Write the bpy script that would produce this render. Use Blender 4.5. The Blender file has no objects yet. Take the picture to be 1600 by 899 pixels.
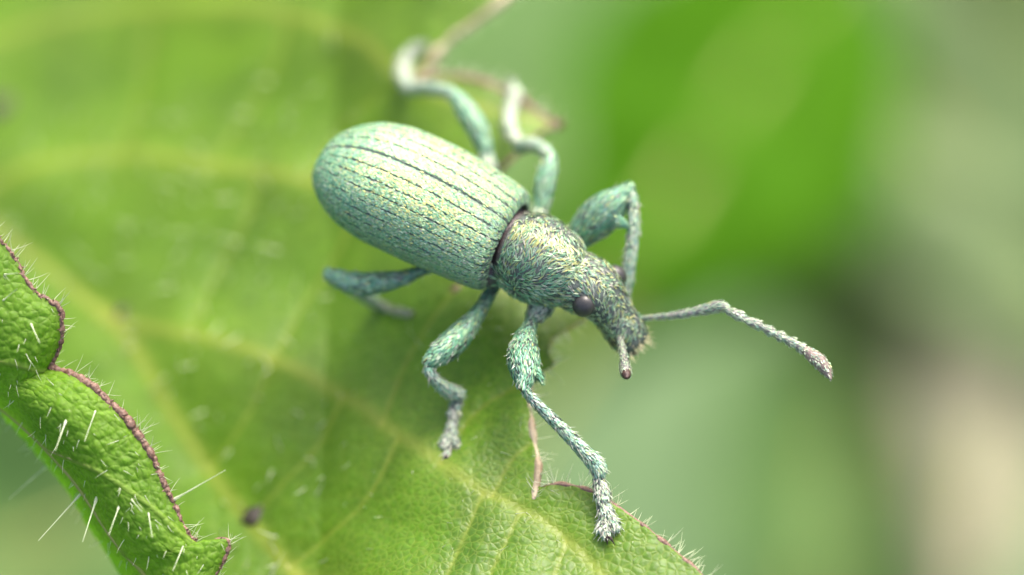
# A green weevil walking along the toothed edge of a leaf, macro photograph.
# One Blender unit is one millimetre.
import bpy, math, random
import numpy as np
from mathutils import Vector

random.seed(7)
RNG = np.random.default_rng(11)
scene = bpy.context.scene
COL = scene.collection
R = math.radians

# ------------------------------------------------------------------ camera
PITCH = R(58.0)          # how far the camera looks down
DIST = 80.0              # millimetres to the plane of focus
WIDTH = 24.0             # field of view there
FWD = np.array([0.0, math.cos(PITCH), -math.sin(PITCH)])
UPV = np.array([0.0, math.sin(PITCH), math.cos(PITCH)])
RGT = np.array([1.0, 0.0, 0.0])
CENTRE = np.array([0.0, 0.0, 3.24])
CAM = CENTRE - DIST * FWD
cam_data = bpy.data.cameras.new('camera')
cam = bpy.data.objects.new('camera', cam_data)
COL.objects.link(cam)
cam.location = CAM
cam.rotation_euler = (math.pi / 2 - PITCH, 0, 0)
cam_data.sensor_width = 36.0
cam_data.lens = 36.0 * DIST / WIDTH
cam_data.clip_start = 1.0
cam_data.clip_end = 5000.0
cam_data.dof.use_dof = True
cam_data.dof.focus_distance = DIST + 0.35
APERTURE = 5.0           # millimetres across
cam_data.dof.aperture_fstop = cam_data.lens * 1e-3 / APERTURE
scene.camera = cam
scene.render.resolution_x, scene.render.resolution_y = 1024, 575
scene.cycles.max_bounces = 6
scene.cycles.diffuse_bounces = 3
scene.cycles.glossy_bounces = 2
scene.cycles.transmission_bounces = 3
scene.unit_settings.system = 'METRIC'
scene.unit_settings.scale_length = 0.001

# ------------------------------------------------------------------ sky, sun, exposure
SUN_EL, SUN_AZ = R(54), R(24)      # azimuth clockwise from +Y
world = bpy.data.worlds.new('World')
scene.world = world
world.use_nodes = True
wn = world.node_tree.nodes
wl = world.node_tree.links
wn.clear()
sky = wn.new('ShaderNodeTexSky')
sky.sky_type = 'NISHITA'
sky.sun_disc = False
sky.sun_elevation = SUN_EL
sky.sun_rotation = SUN_AZ
sky.air_density = 0.75
sky.dust_density = 8.0
sky.ozone_density = 0.6
bg = wn.new('ShaderNodeBackground')
bg.inputs['Strength'].default_value = 0.15
wo = wn.new('ShaderNodeOutputWorld')
wl.new(sky.outputs[0], bg.inputs[0])
wl.new(bg.outputs[0], wo.inputs[0])
sun_data = bpy.data.lights.new('sun', 'SUN')
sun_data.energy = 0.8
sun_data.angle = R(18)
sun_data.color = (1.0, 0.96, 0.91)
sun = bpy.data.objects.new('sun', sun_data)
COL.objects.link(sun)
sdir = Vector((math.sin(SUN_AZ) * math.cos(SUN_EL), math.cos(SUN_AZ) * math.cos(SUN_EL), math.sin(SUN_EL)))
sun.rotation_euler = sdir.to_track_quat('Z', 'Y').to_euler()
sun.location = (30, 60, 120)
vs = scene.view_settings
vs.view_transform = 'Standard'
vs.look = 'None'
vs.exposure = 1.54
vs.gamma = 1.0
vs.use_curve_mapping = False


# ------------------------------------------------------------------ picking points in space
def ray(px, py):
    return FWD * DIST + RGT * ((px - 800.0) / 1600.0 * WIDTH) + UPV * ((449.5 - py) / 1600.0 * WIDTH)


def P(px, py, z):
    d = ray(px, py)
    return CAM + d * ((z - CAM[2]) / d[2])


def Q(px, py, t):
    return CAM + ray(px, py) * ((DIST + t) / DIST)


# ------------------------------------------------------------------ numeric helpers
def unit(v):
    v = np.asarray(v, float)
    return v / (np.linalg.norm(v, axis=-1, keepdims=True) + 1e-12)


def pchip(x, y, xi):
    x = np.asarray(x, float)
    y = np.asarray(y, float)
    h = np.diff(x)
    d = np.diff(y) / h
    m = np.zeros(len(x))
    for i in range(1, len(x) - 1):
        if d[i - 1] * d[i] > 0:
            w1, w2 = 2 * h[i] + h[i - 1], h[i] + 2 * h[i - 1]
            m[i] = (w1 + w2) / (w1 / d[i - 1] + w2 / d[i])
    m[0], m[-1] = d[0], d[-1]
    k = np.clip(np.searchsorted(x, xi, side='right') - 1, 0, len(x) - 2)
    t = (xi - x[k]) / h[k]
    return ((1 + 2 * t) * (1 - t) ** 2 * y[k] + t * (1 - t) ** 2 * h[k] * m[k]
            + t * t * (3 - 2 * t) * y[k + 1] + t * t * (t - 1) * h[k] * m[k + 1])


def spline(pts, n):
    """smooth curve through pts, n samples evenly spaced by arc length"""
    pts = np.asarray(pts, float)
    seg = np.sqrt(np.linalg.norm(np.diff(pts[:, :3], axis=0), axis=1)) + 1e-9
    t = np.concatenate([[0], np.cumsum(seg)])
    fine = np.linspace(0, t[-1], n * 6)
    m = np.zeros_like(pts)
    for i in range(len(pts)):
        a, b = max(i - 1, 0), min(i + 1, len(pts) - 1)
        m[i] = (pts[b] - pts[a]) / (t[b] - t[a])
    k = np.clip(np.searchsorted(t, fine, side='right') - 1, 0, len(t) - 2)
    h = (t[k + 1] - t[k])[:, None]
    u = ((fine - t[k]) / (t[k + 1] - t[k]))[:, None]
    c = ((1 + 2 * u) * (1 - u) ** 2 * pts[k] + u * (1 - u) ** 2 * h * m[k]
         + u * u * (3 - 2 * u) * pts[k + 1] + u * u * (u - 1) * h * m[k + 1])
    L = np.concatenate([[0], np.cumsum(np.linalg.norm(np.diff(c[:, :3], axis=0), axis=1))])
    s = np.linspace(0, L[-1], n)
    return np.stack([np.interp(s, L, c[:, j]) for j in range(pts.shape[1])], 1)


def hash2(i, j, seed):
    v = np.sin(i * 127.1 + j * 311.7 + seed * 74.7) * 43758.5453
    return v - np.floor(v)


def vnoise(x, y, seed=0):
    i, j = np.floor(x), np.floor(y)
    f, g = x - i, y - j
    f = f * f * (3 - 2 * f)
    g = g * g * (3 - 2 * g)
    return ((hash2(i, j, seed) * (1 - f) + hash2(i + 1, j, seed) * f) * (1 - g)
            + (hash2(i, j + 1, seed) * (1 - f) + hash2(i + 1, j + 1, seed) * f) * g)


def fbm(x, y, seed=0, octs=3):
    v, a = 0.0, 0.5
    for o in range(octs):
        v = v + a * vnoise(x * 2 ** o, y * 2 ** o, seed + o)
        a *= 0.5
    return v / (1 - 0.5 ** octs)


def cells(x, y, seed=0):
    """distance to the border of a random cell pattern"""
    i, j = np.floor(x), np.floor(y)
    f1 = np.full(x.shape, 9.0)
    f2 = np.full(x.shape, 9.0)
    for a in (-1, 0, 1):
        for b in (-1, 0, 1):
            cx = i + a + 0.12 + 0.76 * hash2(i + a, j + b, seed)
            cy = j + b + 0.12 + 0.76 * hash2(i + a, j + b, seed + 5)
            d = np.hypot(cx - x, cy - y)
            f2 = np.where(d < f1, f1, np.minimum(f2, d))
            f1 = np.minimum(f1, d)
    return f2 - f1


def seg_dist(x, y, line):
    """distance from points to a polyline in the xy plane"""
    best = np.full(x.shape, 1e9)
    for (ax, ay), (bx, by) in zip(line[:-1, :2], line[1:, :2]):
        dx, dy = bx - ax, by - ay
        t = np.clip(((x - ax) * dx + (y - ay) * dy) / (dx * dx + dy * dy + 1e-12), 0, 1)
        best = np.minimum(best, np.hypot(x - ax - t * dx, y - ay - t * dy))
    return best


# ------------------------------------------------------------------ object helpers
def link_mesh(name, verts, faces, mat, parent=None, origin=None, smooth=True, attrs=None):
    verts = np.asarray(verts, float)
    if origin is None and parent is not None:
        o = parent
        origin = np.zeros(3)
        while o is not None:
            origin = origin + np.array(o.location)
            o = o.parent
    if origin is not None:
        verts = verts - np.asarray(origin)
    me = bpy.data.meshes.new(name)
    if isinstance(faces, np.ndarray):
        n, k = faces.shape
        me.vertices.add(len(verts))
        me.vertices.foreach_set('co', verts.astype(np.float32).ravel())
        me.loops.add(n * k)
        me.loops.foreach_set('vertex_index', faces.astype(np.int32).ravel())
        me.polygons.add(n)
        me.polygons.foreach_set('loop_start', np.arange(0, n * k, k, dtype=np.int32))
        me.polygons.foreach_set('loop_total', np.full(n, k, dtype=np.int32))
        me.update(calc_edges=True)
        me.validate()
    else:
        me.from_pydata([tuple(v) for v in verts], [], faces)
    if smooth:
        me.polygons.foreach_set('use_smooth', np.ones(len(me.polygons), dtype=bool))
    for an, av in (attrs or {}).items():
        av = np.asarray(av, np.float32)
        if av.ndim == 1:
            at = me.attributes.new(an, 'FLOAT', 'POINT')
            at.data.foreach_set('value', av)
        else:
            at = me.attributes.new(an, 'FLOAT_COLOR', 'POINT')
            rgba = np.ones((len(av), 4), np.float32)
            rgba[:, :3] = av
            at.data.foreach_set('color', rgba.ravel())
    me.update()
    me.materials.append(mat)
    ob = bpy.data.objects.new(name, me)
    COL.objects.link(ob)
    if parent is not None:
        ob.parent = parent
    elif origin is not None:
        ob.location = tuple(origin)
    return ob


def empty(name, loc, label, cat, group=None):
    o = bpy.data.objects.new(name, None)
    COL.objects.link(o)
    o.location = tuple(loc)
    o.empty_display_size = 0.5
    o['label'] = label
    o['category'] = cat
    if group:
        o['group'] = group
    return o


def grid_faces(nu, nv, wrap=False):
    i = np.arange(nu - 1)
    j = np.arange(nv if wrap else nv - 1)
    I, J = np.meshgrid(i, j, indexing='ij')
    J2 = (J + 1) % nv
    return np.stack([I * nv + J, I * nv + J2, (I + 1) * nv + J2, (I + 1) * nv + J], -1).reshape(-1, 4)


def frames(c, side=None):
    """tangent, side and up vectors along a curve"""
    t = unit(np.gradient(c, axis=0))
    n = len(c)
    if side is not None:
        s = np.broadcast_to(np.asarray(side, float), (n, 3))
        s = unit(s - t * np.sum(s * t, 1, keepdims=True))
        return t, s, np.cross(t, s)
    s = np.zeros((n, 3))
    a = np.array([0, 0, 1.0]) if abs(t[0][2]) < 0.9 else np.array([0, 1.0, 0])
    s[0] = unit(np.cross(a, t[0]))
    for k in range(1, n):
        v = s[k - 1] - t[k] * np.dot(s[k - 1], t[k])
        s[k] = unit(v)
    return t, s, np.cross(t, s)


class Shell:
    """a closed tube-like skin: rows of rings along a curve"""

    def __init__(self, pts, n=24, seg=16, side=None, flat=1.0, power=2.0, cap=True):
        # pts rows: x, y, z, radius [, radius up]
        c = spline(pts, n)
        pos = c[:, :3]
        r1 = np.maximum(c[:, 3], 0.004)
        r2 = np.maximum(c[:, 4], 0.004) if c.shape[1] > 4 else r1 * flat
        if side is not None and np.ndim(side) == 2:
            tt = np.linspace(0, 1, len(side))
            ss = np.linspace(0, 1, n)
            side = np.stack([np.interp(ss, tt, np.asarray(side)[:, k]) for k in range(3)], 1)
        t, s, u = frames(pos, side)
        if cap:   # round the two ends off
            def capping(p, tv, a, b, sv, uv):
                out = []
                for ang in (0.35, 0.75, 1.1, 1.4):
                    k = math.cos(ang)
                    out.append((p + tv * min(a, b) * 0.8 * math.sin(ang), a * k, b * k, sv, uv, tv))
                return out
            rows0 = capping(pos[0], -t[0], r1[0], r2[0], s[0], u[0])[::-1]
            rows1 = capping(pos[-1], t[-1], r1[-1], r2[-1], s[-1], u[-1])
            pos = np.concatenate([[q[0] for q in rows0], pos, [q[0] for q in rows1]])
            r1 = np.concatenate([[q[1] for q in rows0], r1, [q[1] for q in rows1]])
            r2 = np.concatenate([[q[2] for q in rows0], r2, [q[2] for q in rows1]])
            s = np.concatenate([[q[3] for q in rows0], s, [q[3] for q in rows1]])
            u = np.concatenate([[q[4] for q in rows0], u, [q[4] for q in rows1]])
            t = np.concatenate([[t[0]] * 4, t, [t[-1]] * 4])
        a = np.linspace(0, 2 * math.pi, seg, endpoint=False)
        ca, sa = np.cos(a), np.sin(a)
        ca = np.sign(ca) * np.abs(ca) ** (2.0 / power)
        sa = np.sign(sa) * np.abs(sa) ** (2.0 / power)
        V = (pos[:, None] + s[:, None] * (r1[:, None] * ca)[:, :, None] + u[:, None] * (r2[:, None] * sa)[:, :, None])
        m = len(pos)
        self.verts = np.concatenate([V.reshape(-1, 3), [pos[0], pos[-1]]])
        self.tang = np.concatenate([np.repeat(t, seg, 0), [t[0], t[-1]]])
        q = grid_faces(m, seg, True)
        tri = np.concatenate([q[:, [0, 1, 2]], q[:, [0, 2, 3]]])
        e0, e1 = m * seg, m * seg + 1
        k = np.arange(seg)
        k2 = (k + 1) % seg
        tri = np.concatenate([tri, np.stack([np.full(seg, e0), k2, k], 1),
                              np.stack([np.full(seg, e1), (m - 1) * seg + k, (m - 1) * seg + k2], 1)])
        self.tri = tri
        self.pos = pos
        # make the faces point outwards
        A, B, C = self.verts[tri[:, 0]], self.verts[tri[:, 1]], self.verts[tri[:, 2]]
        if np.sum(np.einsum('ij,ij->i', A, np.cross(B, C))) - 0 < 0 and self._vol() < 0:
            self.tri = tri[:, ::-1]
        elif self._vol() < 0:
            self.tri = tri[:, ::-1]

    def _vol(self):
        v = self.verts - self.verts.mean(0)
        A, B, C = v[self.tri[:, 0]], v[self.tri[:, 1]], v[self.tri[:, 2]]
        return np.einsum('ij,ij->i', A, np.cross(B, C)).sum()


def join(shells):
    vs_, fs, ts, k = [], [], [], 0
    for s in shells:
        vs_.append(s.verts)
        fs.append(s.tri + k)
        ts.append(s.tang)
        k += len(s.verts)
    return np.concatenate(vs_), np.concatenate(fs), np.concatenate(ts)


def scatter(verts, tri, tang, n, rng=RNG):
    A, B, C = verts[tri[:, 0]], verts[tri[:, 1]], verts[tri[:, 2]]
    cr = np.cross(B - A, C - A)
    ar = np.linalg.norm(cr, axis=1)
    pick = rng.choice(len(tri), n, p=ar / ar.sum())
    u, v = rng.random(n), rng.random(n)
    fl = u + v > 1
    u[fl], v[fl] = 1 - u[fl], 1 - v[fl]
    pos = A[pick] + (B - A)[pick] * u[:, None] + (C - A)[pick] * v[:, None]
    return pos, unit(cr[pick]), unit(tang[tri[pick, 0]])


def flakes(pos, nor, tan, length, width, lift, rng=RNG, spin=0.35):
    """lance-shaped scales lying on a surface: verts, tris, index of the flake of each vertex"""
    n = len(pos)
    length = np.broadcast_to(length, n) * rng.uniform(0.7, 1.3, n)
    width = np.broadcast_to(width, n) * rng.uniform(0.75, 1.25, n)
    lift = np.broadcast_to(lift, n) * rng.uniform(0.4, 1.6, n)
    t = unit(tan - nor * np.sum(tan * nor, 1, keepdims=True))
    b = np.cross(nor, t)
    a = rng.normal(0, spin, n)[:, None]
    t, b = t * np.cos(a) + b * np.sin(a), b * np.cos(a) - t * np.sin(a)
    roll = rng.normal(0, 0.25, n)[:, None]
    b2 = b * np.cos(roll) + nor * np.sin(roll)
    L, W, H = length[:, None], width[:, None], lift[:, None]
    base = pos - nor * 0.004
    v = np.stack([base - b2 * W * 0.28, base + b2 * W * 0.28,
                  base + t * L * 0.45 + b2 * W * 0.5 + nor * (H * 0.75), base + t * L * 0.45 - b2 * W * 0.5 + nor * (H * 0.75),
                  base + t * L * 0.45 + nor * (H * 0.75 + W * 0.16),
                  base + t * L + nor * H], 1)
    f = np.array([[0, 1, 4], [1, 2, 4], [0, 4, 3], [4, 2, 5], [3, 4, 5]])
    F = (f[None] + (np.arange(n) * 6)[:, None, None]).reshape(-1, 3)
    return v.reshape(-1, 3), F, np.repeat(np.arange(n), 6)


def hairs(pos, direc, length, radius, bend=0.15, rng=RNG, rows=4, bulb=0.0):
    """tapered, slightly bent three-sided hairs in one mesh"""
    n = len(pos)
    d = unit(direc)
    a = np.where(np.abs(d[:, 2:3]) < 0.9, np.array([[0, 0, 1.0]]), np.array([[1.0, 0, 0]]))
    s = unit(np.cross(a, d))
    u = np.cross(d, s)
    ang = rng.uniform(0, 2 * math.pi, n)[:, None]
    bd = s * np.cos(ang) + u * np.sin(ang)
    length = np.broadcast_to(length, n)[:, None]
    radius = np.broadcast_to(radius, n)[:, None]
    V = []
    for k in range(rows):
        f = k / (rows - 1)
        c = pos + d * length * f + bd * length * bend * f * f
        r = radius * (1 - f) ** 0.8 * (1 + bulb * (1 if k == 0 else 0)) + 0.0015
        for q in range(3):
            w = q * 2 * math.pi / 3
            V.append(c + s * r * math.cos(w) + u * r * math.sin(w))
    V = np.stack(V, 1)
    F = []
    for k in range(rows - 1):
        for q in range(3):
            q2 = (q + 1) % 3
            F += [[k * 3 + q, k * 3 + q2, (k + 1) * 3 + q2], [k * 3 + q, (k + 1) * 3 + q2, (k + 1) * 3 + q]]
    F = np.array(F)
    m = rows * 3
    return V.reshape(-1, 3), (F[None] + (np.arange(n) * m)[:, None, None]).reshape(-1, 3)


# ------------------------------------------------------------------ materials
def new_mat(name):
    m = bpy.data.materials.new(name)
    m.use_nodes = True
    nt = m.node_tree
    nt.nodes.clear()
    out = nt.nodes.new('ShaderNodeOutputMaterial')
    return m, nt, out


def N(nt, typ, **kw):
    n = nt.nodes.new(typ)
    for k, v in kw.items():
        if k in n.inputs.keys():
            n.inputs[k].default_value = v
        else:
            setattr(n, k, v)
    return n


def ramp(nt, fac, stops):
    r = nt.nodes.new('ShaderNodeValToRGB')
    el = r.color_ramp.elements
    while len(el) < len(stops):
        el.new(0.5)
    for e, (p, c) in zip(el, stops):
        e.position = p
        e.color = (*c, 1) if len(c) == 3 else c
    nt.links.new(fac, r.inputs[0])
    return r


def leaf_material(name, dark, light, vein, cell=4.3, rough=0.42, transl=0.35, bump=0.5, stretch=1.0, spec=0.5):
    m, nt, out = new_mat(name)
    L = nt.links
    tc = N(nt, 'ShaderNodeTexCoord')
    mp = N(nt, 'ShaderNodeMapping')
    mp.inputs['Scale'].default_value = (1, stretch, 1)
    L.new(tc.outputs['Object'], mp.inputs[0])
    big = N(nt, 'ShaderNodeTexNoise', Scale=0.28, Detail=4.0, Roughness=0.6)
    L.new(mp.outputs[0], big.inputs['Vector'])
    warp = N(nt, 'ShaderNodeTexNoise', Scale=2.0, Detail=2.0)
    L.new(mp.outputs[0], warp.inputs['Vector'])
    mixv = N(nt, 'ShaderNodeMixRGB', blend_type='ADD')
    mixv.inputs[0].default_value = 0.18
    L.new(mp.outputs[0], mixv.inputs[1])
    L.new(warp.outputs['Color'], mixv.inputs[2])
    vor = N(nt, 'ShaderNodeTexVoronoi', feature='DISTANCE_TO_EDGE', Scale=cell)
    L.new(mixv.outputs[0], vor.inputs['Vector'])
    edge = ramp(nt, vor.outputs['Distance'], [(0.0, (1, 1, 1)), (0.11, (0.15, 0.15, 0.15)), (0.3, (0, 0, 0))])
    col = ramp(nt, big.outputs['Fac'], [(0.3, dark), (0.68, light)])
    spk = N(nt, 'ShaderNodeTexNoise', Scale=9.0, Detail=3.0)
    L.new(mp.outputs[0], spk.inputs['Vector'])
    spr = ramp(nt, spk.outputs['Fac'], [(0.35, (0.78, 0.8, 0.75)), (0.7, (1.15, 1.12, 1.1))])
    mul = N(nt, 'ShaderNodeMixRGB', blend_type='MULTIPLY')
    mul.inputs[0].default_value = 1.0
    L.new(col.outputs[0], mul.inputs[1])
    L.new(spr.outputs[0], mul.inputs[2])
    net = N(nt, 'ShaderNodeMixRGB')
    net.inputs[2].default_value = (*vein, 1)
    sc = N(nt, 'ShaderNodeMath', operation='MULTIPLY')
    sc.inputs[1].default_value = 0.28
    L.new(edge.outputs[0], sc.inputs[0])
    L.new(sc.outputs[0], net.inputs[0])
    L.new(mul.outputs[0], net.inputs[1])
    at = N(nt, 'ShaderNodeAttribute', attribute_name='vein')
    vm = N(nt, 'ShaderNodeMixRGB')
    vm.inputs[2].default_value = (*vein, 1)
    L.new(at.outputs['Fac'], vm.inputs[0])
    L.new(net.outputs[0], vm.inputs[1])
    final = vm
    bs = N(nt, 'ShaderNodeBsdfPrincipled', Roughness=rough)
    bs.inputs['Specular IOR Level'].default_value = spec
    L.new(final.outputs[0], bs.inputs['Base Color'])
    bp = N(nt, 'ShaderNodeBump', Strength=bump, Distance=0.09)
    sm = ramp(nt, vor.outputs['Distance'], [(0.0, (0, 0, 0)), (0.12, (0.55, 0.55, 0.55)), (0.4, (1, 1, 1))])
    hsum = N(nt, 'ShaderNodeMath', operation='MULTIPLY_ADD')
    hsum.inputs[1].default_value = 0.35
    L.new(spk.outputs['Fac'], hsum.inputs[0])
    L.new(sm.outputs[0], hsum.inputs[2])
    L.new(hsum.outputs[0], bp.inputs['Height'])
    L.new(bp.outputs[0], bs.inputs['Normal'])
    tr = N(nt, 'ShaderNodeBsdfTranslucent')
    tcx = N(nt, 'ShaderNodeMixRGB', blend_type='MULTIPLY')
    tcx.inputs[0].default_value = 1.0
    tcx.inputs[2].default_value = (1.6, 1.5, 0.6, 1)
    L.new(final.outputs[0], tcx.inputs[1])
    L.new(tcx.outputs[0], tr.inputs['Color'])
    mx = N(nt, 'ShaderNodeMixShader')
    mx.inputs[0].default_value = transl
    L.new(bs.outputs[0], mx.inputs[1])
    L.new(tr.outputs[0], mx.inputs[2])
    L.new(mx.outputs[0], out.inputs[0])
    return m


def plain_material(name, a, b, scale=6.0, rough=0.5, bump=0.0, bscale=20.0, spec=0.5, metal=0.0, transl=0.0, sheen=0.0):
    m, nt, out = new_mat(name)
    L = nt.links
    tc = N(nt, 'ShaderNodeTexCoord')
    no = N(nt, 'ShaderNodeTexNoise', Scale=scale, Detail=4.0, Roughness=0.6)
    L.new(tc.outputs['Object'], no.inputs['Vector'])
    col = ramp(nt, no.outputs['Fac'], [(0.32, a), (0.68, b)])
    bs = N(nt, 'ShaderNodeBsdfPrincipled', Roughness=rough, Metallic=metal)
    bs.inputs['Specular IOR Level'].default_value = spec
    bs.inputs['Sheen Weight'].default_value = sheen
    L.new(col.outputs[0], bs.inputs['Base Color'])
    if bump:
        n2 = N(nt, 'ShaderNodeTexNoise', Scale=bscale, Detail=3.0)
        L.new(tc.outputs['Object'], n2.inputs['Vector'])
        bp = N(nt, 'ShaderNodeBump', Strength=bump, Distance=0.05)
        L.new(n2.outputs['Fac'], bp.inputs['Height'])
        L.new(bp.outputs[0], bs.inputs['Normal'])
    if transl:
        tr = N(nt, 'ShaderNodeBsdfTranslucent')
        L.new(col.outputs[0], tr.inputs['Color'])
        mx = N(nt, 'ShaderNodeMixShader')
        mx.inputs[0].default_value = transl
        L.new(bs.outputs[0], mx.inputs[1])
        L.new(tr.outputs[0], mx.inputs[2])
        L.new(mx.outputs[0], out.inputs[0])
    else:
        L.new(bs.outputs[0], out.inputs[0])
    return m


def scale_material(name, rough=0.5, metal=0.3):
    m, nt, out = new_mat(name)
    L = nt.links
    at = N(nt, 'ShaderNodeAttribute', attribute_name='tint')
    bs = N(nt, 'ShaderNodeBsdfPrincipled', Roughness=rough, Metallic=metal)
    bs.inputs['Specular IOR Level'].default_value = 0.4
    L.new(at.outputs['Color'], bs.inputs['Base Color'])
    L.new(bs.outputs[0], out.inputs[0])
    return m


def cuticle_material(name):
    m, nt, out = new_mat(name)
    L = nt.links
    tc = N(nt, 'ShaderNodeTexCoord')
    no = N(nt, 'ShaderNodeTexNoise', Scale=7.0, Detail=4.0)
    L.new(tc.outputs['Object'], no.inputs['Vector'])
    at = N(nt, 'ShaderNodeAttribute', attribute_name='tint')
    spr = ramp(nt, no.outputs['Fac'], [(0.3, (0.7, 0.7, 0.7)), (0.7, (1.2, 1.2, 1.2))])
    mul = N(nt, 'ShaderNodeMixRGB', blend_type='MULTIPLY')
    mul.inputs[0].default_value = 1.0
    L.new(at.outputs['Color'], mul.inputs[1])
    L.new(spr.outputs[0], mul.inputs[2])
    bs = N(nt, 'ShaderNodeBsdfPrincipled', Roughness=0.5)
    L.new(mul.outputs[0], bs.inputs['Base Color'])
    n2 = N(nt, 'ShaderNodeTexVoronoi', Scale=16.0)
    L.new(tc.outputs['Object'], n2.inputs['Vector'])
    bp = N(nt, 'ShaderNodeBump', Strength=0.3, Distance=0.03)
    L.new(n2.outputs['Distance'], bp.inputs['Height'])
    L.new(bp.outputs[0], bs.inputs['Normal'])
    L.new(bs.outputs[0], out.inputs[0])
    return m


M_BLADE = leaf_material('leaf_blade', (0.072, 0.19, 0.012), (0.142, 0.315, 0.010), (0.36, 0.43, 0.07), cell=5.6, bump=0.2, transl=0.48, rough=0.42, spec=0.5)
M_NEAR = leaf_material('leaf_underside', (0.135, 0.3, 0.018), (0.24, 0.44, 0.026), (0.3, 0.45, 0.08), cell=4.6, rough=0.55, bump=0.35, transl=0.58)
M_VEIN = plain_material('leaf_vein', (0.25, 0.33, 0.05), (0.38, 0.38, 0.12), 1.2, 0.5, 0.3, 9.0, transl=0.25)
M_RIM = plain_material('leaf_rim', (0.07, 0.032, 0.02), (0.23, 0.14, 0.1), 7.0, 0.5, 0.8, 12.0)
M_RIM_PALE = plain_material('leaf_rim_dry', (0.2, 0.14, 0.08), (0.42, 0.37, 0.25), 2.0, 0.55, 0.6, 9.0)
M_HAIR = plain_material('leaf_hair', (0.6, 0.7, 0.45), (0.8, 0.85, 0.65), 3.0, 0.3, transl=0.5)
M_FAR = [
    leaf_material('far_leaf_bright', (0.034, 0.125, 0.001), (0.05, 0.16, 0.001), (0.07, 0.18, 0.01), cell=0.6, rough=0.6, transl=0.3, bump=0.2, spec=0.05),
    leaf_material('far_leaf_pale', (0.1, 0.17, 0.06), (0.15, 0.235, 0.09), (0.3, 0.4, 0.18), cell=0.6, rough=0.5, transl=0.3, bump=0.2, spec=0.3),
    leaf_material('far_leaf_dark', (0.035, 0.07, 0.012), (0.06, 0.11, 0.02), (0.1, 0.16, 0.05), cell=0.6, rough=0.6, transl=0.2, bump=0.2, spec=0.2),
    leaf_material('far_leaf_dry', (0.19, 0.205, 0.135), (0.26, 0.265, 0.19), (0.4, 0.38, 0.27), cell=0.6, rough=0.7, transl=0.2, bump=0.2, spec=0.2),
    leaf_material('far_leaf_mid', (0.06, 0.15, 0.035), (0.09, 0.19, 0.05), (0.2, 0.3, 0.1), cell=0.6, rough=0.6, transl=0.3, bump=0.2, spec=0.2),
]
M_STEM = plain_material('plant_stem', (0.12, 0.2, 0.04), (0.22, 0.2, 0.1), 0.2, 0.6)
M_GROUND = plain_material('meadow_ground', (0.05, 0.105, 0.038), (0.082, 0.142, 0.056), 0.02, 0.9, 0.4, 0.2)
M_CUTICLE = cuticle_material('weevil_cuticle')
M_SCALE = scale_material('weevil_scale')
M_EYE = plain_material('weevil_eye', (0.03, 0.03, 0.03), (0.042, 0.042, 0.042), 30.0, 0.36, 0.0)
M_SETA = plain_material('weevil_seta', (0.45, 0.5, 0.45), (0.7, 0.7, 0.6), 5.0, 0.4)
M_BRISTLE = plain_material('weevil_bristle', (0.55, 0.52, 0.28), (0.75, 0.7, 0.45), 5.0, 0.4)
M_CLAW = plain_material('weevil_claw', (0.015, 0.012, 0.012), (0.05, 0.03, 0.025), 9.0, 0.3)
M_FRASS = plain_material('frass', (0.01, 0.008, 0.005), (0.03, 0.024, 0.012), 5.0, 0.6, 0.8, 5.0)

# ================================================================== SETTING
gv = [(-1800, -1800, -230), (1800, -1800, -230), (1800, 1800, -230), (-1800, 1800, -230)]
ground = link_mesh('ground', gv, [(0, 1, 2, 3)], M_GROUND, smooth=False)
ground['kind'] = 'structure'

# ================================================================== THE LARGE LEAF
def base_height(x, y):
    """the broad sweep of the blade: its rim is high, it sags towards the midrib"""
    a = np.clip(-np.asarray(x, float) + 0.9, 0, 60)
    z = np.where(a < 5.5, -0.085 * a ** 2, -0.085 * 5.5 ** 2 - 0.42 * (a - 5.5))
    return z - 0.015 * np.clip(a - 3, 0, 9) * np.clip(np.asarray(y, float) - 2, 0, 14)


def PB(px, py):
    """the point of that sweep seen at a pixel"""
    z = 0.0
    for _ in range(25):
        p = P(px, py, z)
        z = 0.5 * z + 0.5 * float(base_height(p[0], p[1]))
    return P(px, py, z)


def line2(pxs, n=60):
    return spline(np.array([PB(x, y) for x, y in pxs]), n)


MIDRIB = [(-420, 120), (-150, 270), (60, 400), (130, 460), (200, 525), (265, 630), (330, 728), (400, 820), (465, 899), (560, 1010), (690, 1160)]
LATERALS = [
    [(165, 492), (240, 516), (330, 538), (430, 570), (540, 625), (622, 682), (700, 735), (770, 775), (840, 803), (900, 850), (950, 905), (990, 960)],
    [(-60, 318), (60, 270), (190, 250), (330, 268), (480, 292), (600, 325), (700, 392), (760, 440), (830, 470), (900, 480)],
    [(-260, 205), (-60, 90), (150, 30), (400, 22), (560, 70), (640, 140), (740, 172), (820, 186), (862, 190)],
    [(-400, 110), (-100, -60), (200, -130), (500, -120), (700, -60), (800, -40)],
    [(465, 899), (600, 930), (760, 990), (900, 1080), (960, 1150)],
]
TERTIARY = [
    [(624, 692), (593, 756), (557, 802), (516, 838), (455, 884)],
    [(756, 770), (731, 828), (700, 899), (670, 960)],
    [(812, 800), (772, 884), (745, 950)],
    [(885, 838), (865, 899), (850, 960)],
    [(430, 570), (395, 640), (350, 700), (322, 720)],
    [(540, 625), (500, 700), (440, 760), (392, 806)],
    [(690, 728), (740, 650), (800, 610), (828, 600)],
    [(600, 668), (640, 560), (700, 470), (740, 430)],
    [(430, 570), (480, 470), (540, 380), (560, 310)],
    [(300, 530), (340, 430), (390, 340), (410, 282)],
    [(770, 775), (800, 720), (832, 690)],
    [(330, 268), (390, 180), (440, 90), (450, 30)],
    [(480, 292), (540, 200), (600, 150)],
    [(190, 250), (220, 150), (240, 30)],
]
MID3 = line2(MIDRIB, 90)
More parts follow.
